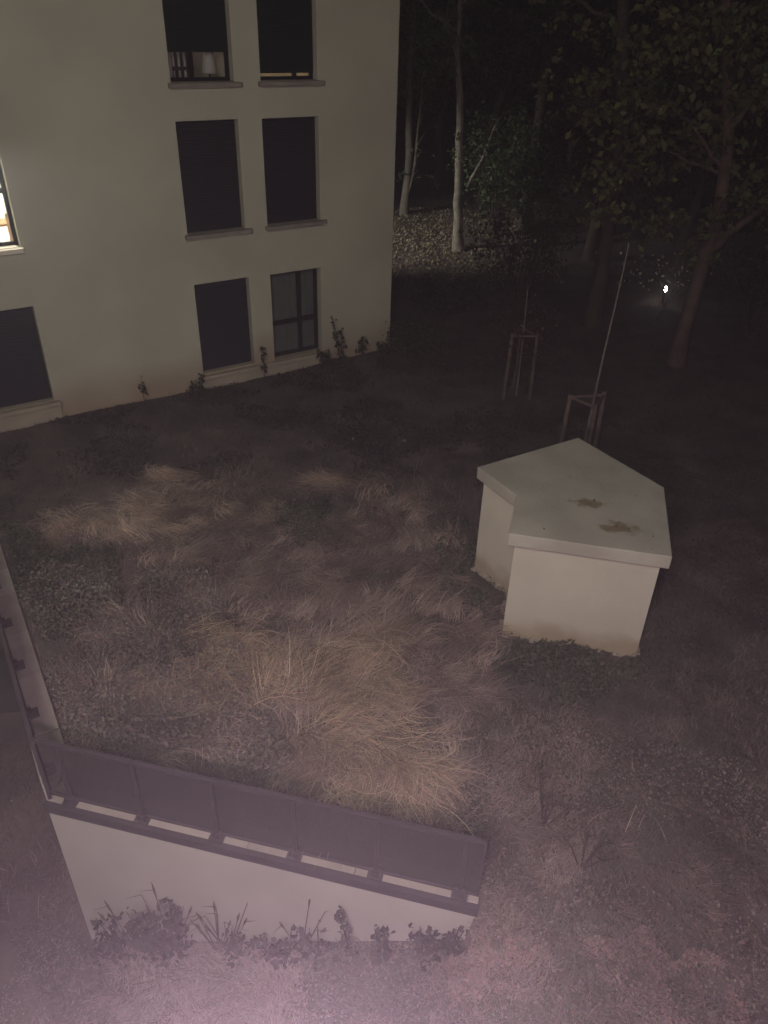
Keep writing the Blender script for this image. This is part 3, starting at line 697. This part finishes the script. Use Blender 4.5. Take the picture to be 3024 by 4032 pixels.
# 2. clumps of long matted straw
def clumps(names, dens, per, col, name, label, L=(.35, .62), spread=.16, w=(.006, .011), e0=(.15, .85), e1=(-.5, .05), bias=None, area=(-6.6, 3.6, 4.6, 13.2)):
    nc = int(dens*(area[1]-area[0])*(area[3]-area[2])); cx_ = rng.uniform(area[0], area[1], nc); cy_ = rng.uniform(area[2], area[3], nc)
    k = zone(cx_, cy_, names) & allowed(cx_, cy_); cx_, cy_ = cx_[k], cy_[k]; nc = len(cx_)
    ca = (fbm(cx_, cy_, .45, 91)*9 if bias is None else bias+(fbm(cx_, cy_, .8, 91)-.47)*9+rng.normal(0, .5, nc)); cb = rng.uniform(.35, 1.35, nc); cl2 = rng.uniform(.75, 1.25, nc)
    id_ = np.repeat(np.arange(nc), per); n_ = len(id_)
    x = cx_[id_]+rng.normal(0, spread, n_); y = cy_[id_]+rng.normal(0, spread, n_)
    k = allowed(x, y); id_, x, y = id_[k], x[k], y[k]; n_ = len(x)
    az = ca[id_]+rng.normal(0, .28, n_)
    return blades(name, x, y, az, rng.uniform(*L, n_)*cl2[id_], rng.uniform(*e0, n_), rng.uniform(*e1, n_), rng.uniform(*w, n_),
                  colr(col, n_, .35)*cb[id_][:, None], (rng.normal(0, 1.5, nc)[id_]+rng.normal(0, .25, n_)), 5, label=label, cat='grass')
clumps(['strawA', 'strawB'], 18, 44, (.54, .42, .34), 'straw', 'pinkish straw clumps along the far edge of the tall grass', spread=.1)
clumps(['strawC', 'strawD', 'strawE'], 26, 46, (.52, .405, .295), 'straw', 'golden matted straw lying behind the railing', L=(.4, .9), bias=-.25, spread=.12)
Z_['near'] = [(1.12,6.9),(1.87,6.7),(3.39,5.8),(4.3,5.2),(4.3,2.1),(-4.2,2.1),(-3.4,4.7),(1.0,3.75),(1.08,4.9)]
clumps(['near'], 30, 26, (.22, .165, .145), 'tall_grass', 'low brown grass on the slope and right of the white wall', L=(.1, .3), e0=(.2, 1.1), e1=(-.6, .2), spread=.07, w=(.005, .009), area=(-4.3, 4.4, 2.1, 7.0))
clumps(['wisp'], 24, 34, (.36, .285, .245), 'tall_grass', 'brown wispy tall grass between the railing and the shed', L=(.25, .55), e0=(.2, 1.0), e1=(-.6, .1), bias=.9, spread=.07)
# pale single stalks over the tall grass
n_ = 2200; x_ = rng.uniform(-5.5, 3.6, n_); y_ = rng.uniform(2.4, 12.5, n_); k_ = allowed(x_, y_) & (fbm(x_, y_, .8, 5) > .47) & ((x_ < 1.2) | (rng.random(n_) < .3)); x_, y_ = x_[k_], y_[k_]; n_ = len(x_)
blades('dry_stalks', x_, y_, rng.uniform(0, 6.28, n_), rng.uniform(.12, .45, n_), rng.uniform(.5, 1.5, n_), rng.uniform(-.6, .9, n_), rng.uniform(.004, .008, n_),
       colr((.36, .28, .22), n_, .3), rng.normal(0, .8, n_), 5, label='pale single dry stalks sticking out of the grass', cat='grass')
n_ = 7000; x_ = rng.uniform(-6, 2, n_); y_ = rng.uniform(5, 12.6, n_); k_ = zone(x_, y_, ['strawC', 'strawD', 'strawE']) & allowed(x_, y_); x_, y_ = x_[k_], y_[k_]; n_ = len(x_)
blades('dry_stalks', x_, y_, (fbm(x_, y_, .8, 91)-.47)*9-.1+rng.normal(0, .8, n_), rng.uniform(.25, .65, n_), rng.uniform(.1, .6, n_), rng.uniform(-.5, .1, n_), rng.uniform(.005, .009, n_),
       colr((.58, .46, .34), n_, .3), rng.normal(0, 1.0, n_), 6, lift=.05, label='bright bent stalks tangled over the straw clumps', cat='grass')
# 3. low leafy weeds
def weeds(mask_fn, n_, area, col, size, zmax, name, label):
    x = rng.uniform(area[0], area[1], n_); y = rng.uniform(area[2], area[3], n_); k = mask_fn(x, y) & allowed(x, y); x, y = x[k], y[k]
    h = fbm(x, y, 2.2, 44)*zmax*rng.uniform(.3, 1.1, len(x)); P = np.stack([x, y, zg(x, y)+h], -1)
    tone = (.55+fbm(x, y, 1.7, 14))[:, None]
    V_, F_, C_ = leaf_cloud(P, size, col, .18, rng, 1.4); C_ = C_*np.repeat(tone, 4, 0)
    return tag(npmesh(name, V_, F_, M_leaf, C_), label, 'weeds', kind='stuff')
weeds(lambda x, y: zone(x, y, ['greenA', 'greenB', 'greenC', 'greenD']), 90000, (-6.6, 3.6, 6.4, 11.4), (.085, .095, .07), .045, .22, 'weeds', 'dark green leafy weeds between the straw clumps')
weeds(lambda x, y: (y+.23*x < 6.8) & (fbm(x, y, .9, 61)+.3*rng.random(len(x)) > .5), 80000, (-4.2, 4.2, 2.0, 7.2), (.21, .18, .16), .032, .10, 'weeds', 'brownish leafy weeds covering the slope below the wall')
weeds(lambda x, y: (x > 1.6) & (fbm(x, y, 1.2, 71)+.3*rng.random(len(x)) > .6), 60000, (1.6, 8, 3.0, 13), (.085, .07, .064), .035, .10, 'weeds', 'dull leafy weeds to the right of the shed')
weeds(lambda x, y: (x < 0) & (zone(x, y, ['wisp', 'greenA'])) & (y < 9) & (x+.5*y < 1.9), 50000, (-5, 0, 5.2, 9.2), (.20, .18, .155), .04, .3, 'weeds', 'grey-brown leafy herbs behind the left end of the railing')
weeds(lambda x, y: (y > 11.5) & (fbm(x, y, 1.0, 81) > .47), 42000, (-7, 4, 11.3, 18.5), (.042, .037, .036), .045, .08, 'weeds', 'dark low weeds in front of the block of flats')
weeds(lambda x, y: (x > .72) & (y < 3.7+(fbm(x, y, 2.0, 3)-.5)*1.6) & (x < 2.2+fbm(x, y, .9, 3)*2) & (fbm(x, y, 1.8, 33)+.1*rng.random(len(x)) > .5), 60000, (.7, 3.6, 2.0, 3.9), (.27, .20, .185), .03, .14, 'weeds', 'pinkish low herbs on the bank to the right of the white wall')
# fallen leaves under the lit trees
n_ = 9000; x_ = rng.uniform(-.6, 5.5, n_); y_ = rng.uniform(24.5, 35, n_)
V_, F_, C_ = leaf_cloud(np.stack([x_, y_, zg(x_, y_)+.03], -1), .09, (.30, .25, .18), .5, rng, 4)
tag(npmesh('fallen_leaves', V_, F_, M_leaf, C_), 'fallen dry leaves lit beside the pale-barked tree', 'leaves', kind='stuff')
n_ = 160; x_ = rng.uniform(-6, 9, n_); y_ = rng.uniform(6, 20, n_); k_ = allowed(x_, y_); x_, y_ = x_[k_], y_[k_]
V_, F_, C_ = leaf_cloud(np.stack([x_, y_, zg(x_, y_)+.1], -1), .035, (.3, .27, .2), .4, rng, 3)
tag(npmesh('fallen_leaves', V_, F_, M_leaf, C_), 'scattered pale fallen leaves on the dark grass', 'leaves', kind='stuff')

# ------------------------------------------------------------------ single plants
def weed_plant(loc, label, h, n_, col, seed, spread=.12, lsize=.07, stems=1, name='weed_plant', group=None):
    rg = np.random.default_rng(seed); t = thing(name, loc, label, 'plant', group); P = []
    m = MB()
    for s in range(stems):
        a = rg.uniform(0, 6.28); lean = rg.uniform(0, spread*1.5); hh = h*rg.uniform(.6, 1) if s else h
        tip = Vector((math.cos(a)*lean, math.sin(a)*lean, hh)); m.tube([(0,0,-.05), tip*.5, tip], [.010,.008,.004], 5)
        for i in range(n_//stems):
            q = rg.uniform(.15, 1.03); b = rg.uniform(0, 6.28); d = spread*rg.uniform(.3, 1)*(1.15-q*.6)
            P.append(tuple(tip*q+Vector((math.cos(b)*d, math.sin(b)*d, rg.normal(0,.02)))))
    m.build('stem', M_barkd, t)
    V_, F_, C_ = leaf_cloud(np.array(P), lsize, col, .35, rg, 1.0); npmesh('foliage', V_, F_, M_leaf, C_, t); return t
wl = [((-5.08,14.66), .62, 16, .08, 'sparse weed against the wall between the left window and the shuttered one', 1),
      ((-4.22,15.28), .30, 40, .14, 'small clumpy weed at the wall below the shuttered ground-floor window', 3),
      ((-4.05,15.36), .42, 26, .08, 'small pointed weed right of the clumpy one below the shuttered window', 2),
      ((-2.78,16.17), .78, 34, .10, 'thin weed in front of the ledge between the two ground-floor windows', 1),
      ((-1.52,16.98), .50, 90, .14, 'dense leafy weed at the right end of the ledge', 4),
      ((-1.12,17.25), 1.15, 90, .17, 'tallest leafy weed against the wall right of the glazed window', 2),
      ((-.64,17.62), .55, 40, .16, 'branching weed near the corner of the block', 3),
      ((-.10,17.95), .40, 60, .20, 'low weed next to the corner of the block', 4)]
for i, ((px, py), h, n_, sp, lb, st_) in enumerate(wl):
    weed_plant((px, py, 0), lb, h, n_, (.05,.06,.03), 100+i, sp, .085, st_, group='weeds along the foot of the block')
# along the foot of the white wall: leafy plants
def onwall(e, off=-.18):
    p = WA+D1*e-N1*(-off); return p[0], p[1], float(zg(p[0], p[1]))
fl = [(.55, 1.0, 150, 'bushy leafy plant against the left part of the white wall'), (.95, 1.25, 240, 'tallest round-leaved plant against the left part of the white wall'),
      (1.32, 1.15, 230, 'dense round-leaved plant left of the reeds on the white wall'), (1.10, .8, 160, 'low leafy plant filling between the two round-leaved ones'),
      (3.30, 1.05, 190, 'pointed dark spire-shaped plant against the right part of the white wall'), (4.02, .45, 120, 'low leafy clump near the right end of the white wall'),
      (4.25, .50, 130, 'heart-leaved clump at the right end of the white wall'), (2.95, .5, 70, 'low round-leaved plant left of the spire-shaped one'),
      (2.35, .4, 60, 'small creeping plant at the middle of the white wall'), (3.65, .4, 90, 'small leafy plant right of the spire-shaped one'), (.25, .5, 60, 'small weed at the left foot of the white wall'),
      (2.05, .4, 90, 'low weed at the foot of the tallest reeds'), (2.62, .45, 110, 'low weed under the thin reddish stalks')]
for i, (e, h, n_, lb) in enumerate(fl):
    h *= .76; n_ = int(n_*.8) if 'pointed dark' not in lb else 52
    p = onwall(e, -.15); spire = lb.startswith('pointed')
    weed_plant((p[0], p[1], p[2]), lb, h, n_, (.05,.045,.04), 200+i, .10 if spire else .17, .055 if spire else .07, 1 if spire else 5, group='leafy plants along the white wall')
def reeds(loc, label, seed, h=.8, n_=12):
    rg = random.Random(seed); t = thing('reed_clump', loc, label, 'plant', 'thin reedy plants along the white wall'); m = MB(); m2 = MB()
    for i in range(n_):
        a = rg.uniform(0, 6.28); l = rg.uniform(.5, 1)*h; d = Vector((math.cos(a)*.35, math.sin(a)*.14, 1)).normalized()*l
        k = Vector((math.cos(a+1)*.18, math.sin(a+1)*.06, -.06)); m.tube([(0,0,-.05), d*.6, d, d+k], [.007,.006,.005,.002], 4)
        if i % 2: m2.tube([d*.85, d*1.0], [.004, .014], 5); m2.tube([d*1.0, d*1.12], [.014, .003], 5)
    m.build('stem', M_post, t); m2.build('seed_head', M_post, t); return t
for i, (e, h, lb) in enumerate([(1.9, 1.0, 'tallest reedy plant at the middle of the white wall'), (1.78, .75, 'reedy plant left of the tallest reeds'), (.72, 1.15, 'thin reedy stalks behind the bushy plant on the left'),
                                (2.75, .8, 'thin reddish stalk plant left of the spire-shaped plant'), (1.2, 1.3, 'single upright reeds between the two round-leaved plants')]):
    p = onwall(e, -.12); reeds((p[0], p[1], p[2]), lb, 300+i, h, 9 if i != 3 else 4)
# dead branching shrubs to the right of the railing and in the grass
def dead_shrub(loc, label, seed, h=.9, n_=6, m_=None):
    rg = random.Random(seed); t = thing('dead_shrub', loc, label, 'plant', 'bare dead shrubs in the grass'); m = MB()
    for i in range(n_):
        a = rg.uniform(0, 6.28); d = Vector((math.cos(a)*rg.uniform(.1,1.1), math.sin(a)*rg.uniform(.1,1.1), 1)).normalized()*h*rg.uniform(.5,1)
        m.tube([(0,0,-.05), d*.5+Vector((0,0,.05)), d], [.008,.006,.002], 5)
        for _ in range(3):
            q = d*rg.uniform(.4,.9); e = Vector((rg.gauss(0,.12), rg.gauss(0,.12), rg.uniform(.05,.2))); m.tube([q, q+e], [.006,.002], 4)
    m.build('stems', m_ or M_barkd, t); return t
for i, (x_, y_, h, lb) in enumerate([(1.75, 4.95, .8, 'bare dark shrub right of the railing end'), (2.05, 4.5, .7, 'second bare shrub further right of the railing end'), (-2.35, 7.2, .5, 'dark dead stalks at the left edge of the golden straw'),
                                   (-1.95, 7.75, .45, 'dark dead stalks above the golden straw'), (.55, 13.1, .35, 'reddish dry tuft alone on the dark ground')]):
    dead_shrub((x_, y_, float(zg(x_, y_))), lb, 400+i, h)
# a few stones
M_stone = mat('stone', (.16, .145, .125), (.09, .08, .07), scale=6, bump=.5)
def stone(loc, label, r, seed):
    rg = random.Random(seed); import bmesh
    bm = bmesh.new(); bmesh.ops.create_icosphere(bm, subdivisions=2, radius=r)
    for v in bm.verts: v.co *= rg.uniform(.86, 1.12); v.co.z *= .65
    me = bpy.data.meshes.new('stone'); bm.to_mesh(me); bm.free(); me.materials.append(M_stone)
    o = bpy.data.objects.new('stone', me); COL.objects.link(o); o.location = loc; return tag(o, label, 'stone', 'stones in the grass')
for i, (x_, y_, r, lb) in enumerate([(1.16, 3.72, .09, 'pale rounded stone at the right foot of the white wall'), (-3.25, 4.45, .07, 'pale stone at the left foot of the white wall'),
                                   (.35, 13.4, .06, 'small pale stone on the dark ground near the reddish tuft')]):
    stone((x_, y_, float(zg(x_, y_))+r*.4), lb, r, 500+i)

hb = MB().box(-72, 92, -14, 97, -4.2, 18.5).build('glare_haze', hz); hb['kind'] = 'stuff'

# bits of leaf and twig lying on the shed roof
rp = np.array([(1.98, 7.90, 1.722), (3.22, 7.52, 1.722), (2.55, 9.2, 1.722), (3.35, 8.75, 1.722), (3.30, 7.8, 1.722), (2.2, 9.0, 1.722), (2.75, 8.6, 1.722), (2.65, 8.5, 1.722), (2.9, 8.0, 1.722), (3.05, 7.95, 1.722)])
V_, F_, C_ = leaf_cloud(rp, .035, (.09, .07, .045), .5, rng, 6)
tag(npmesh('fallen_leaves', V_, F_, M_leaf, C_), 'small dark leaf bits lying on the roof slab of the shed', 'leaves', kind='stuff')
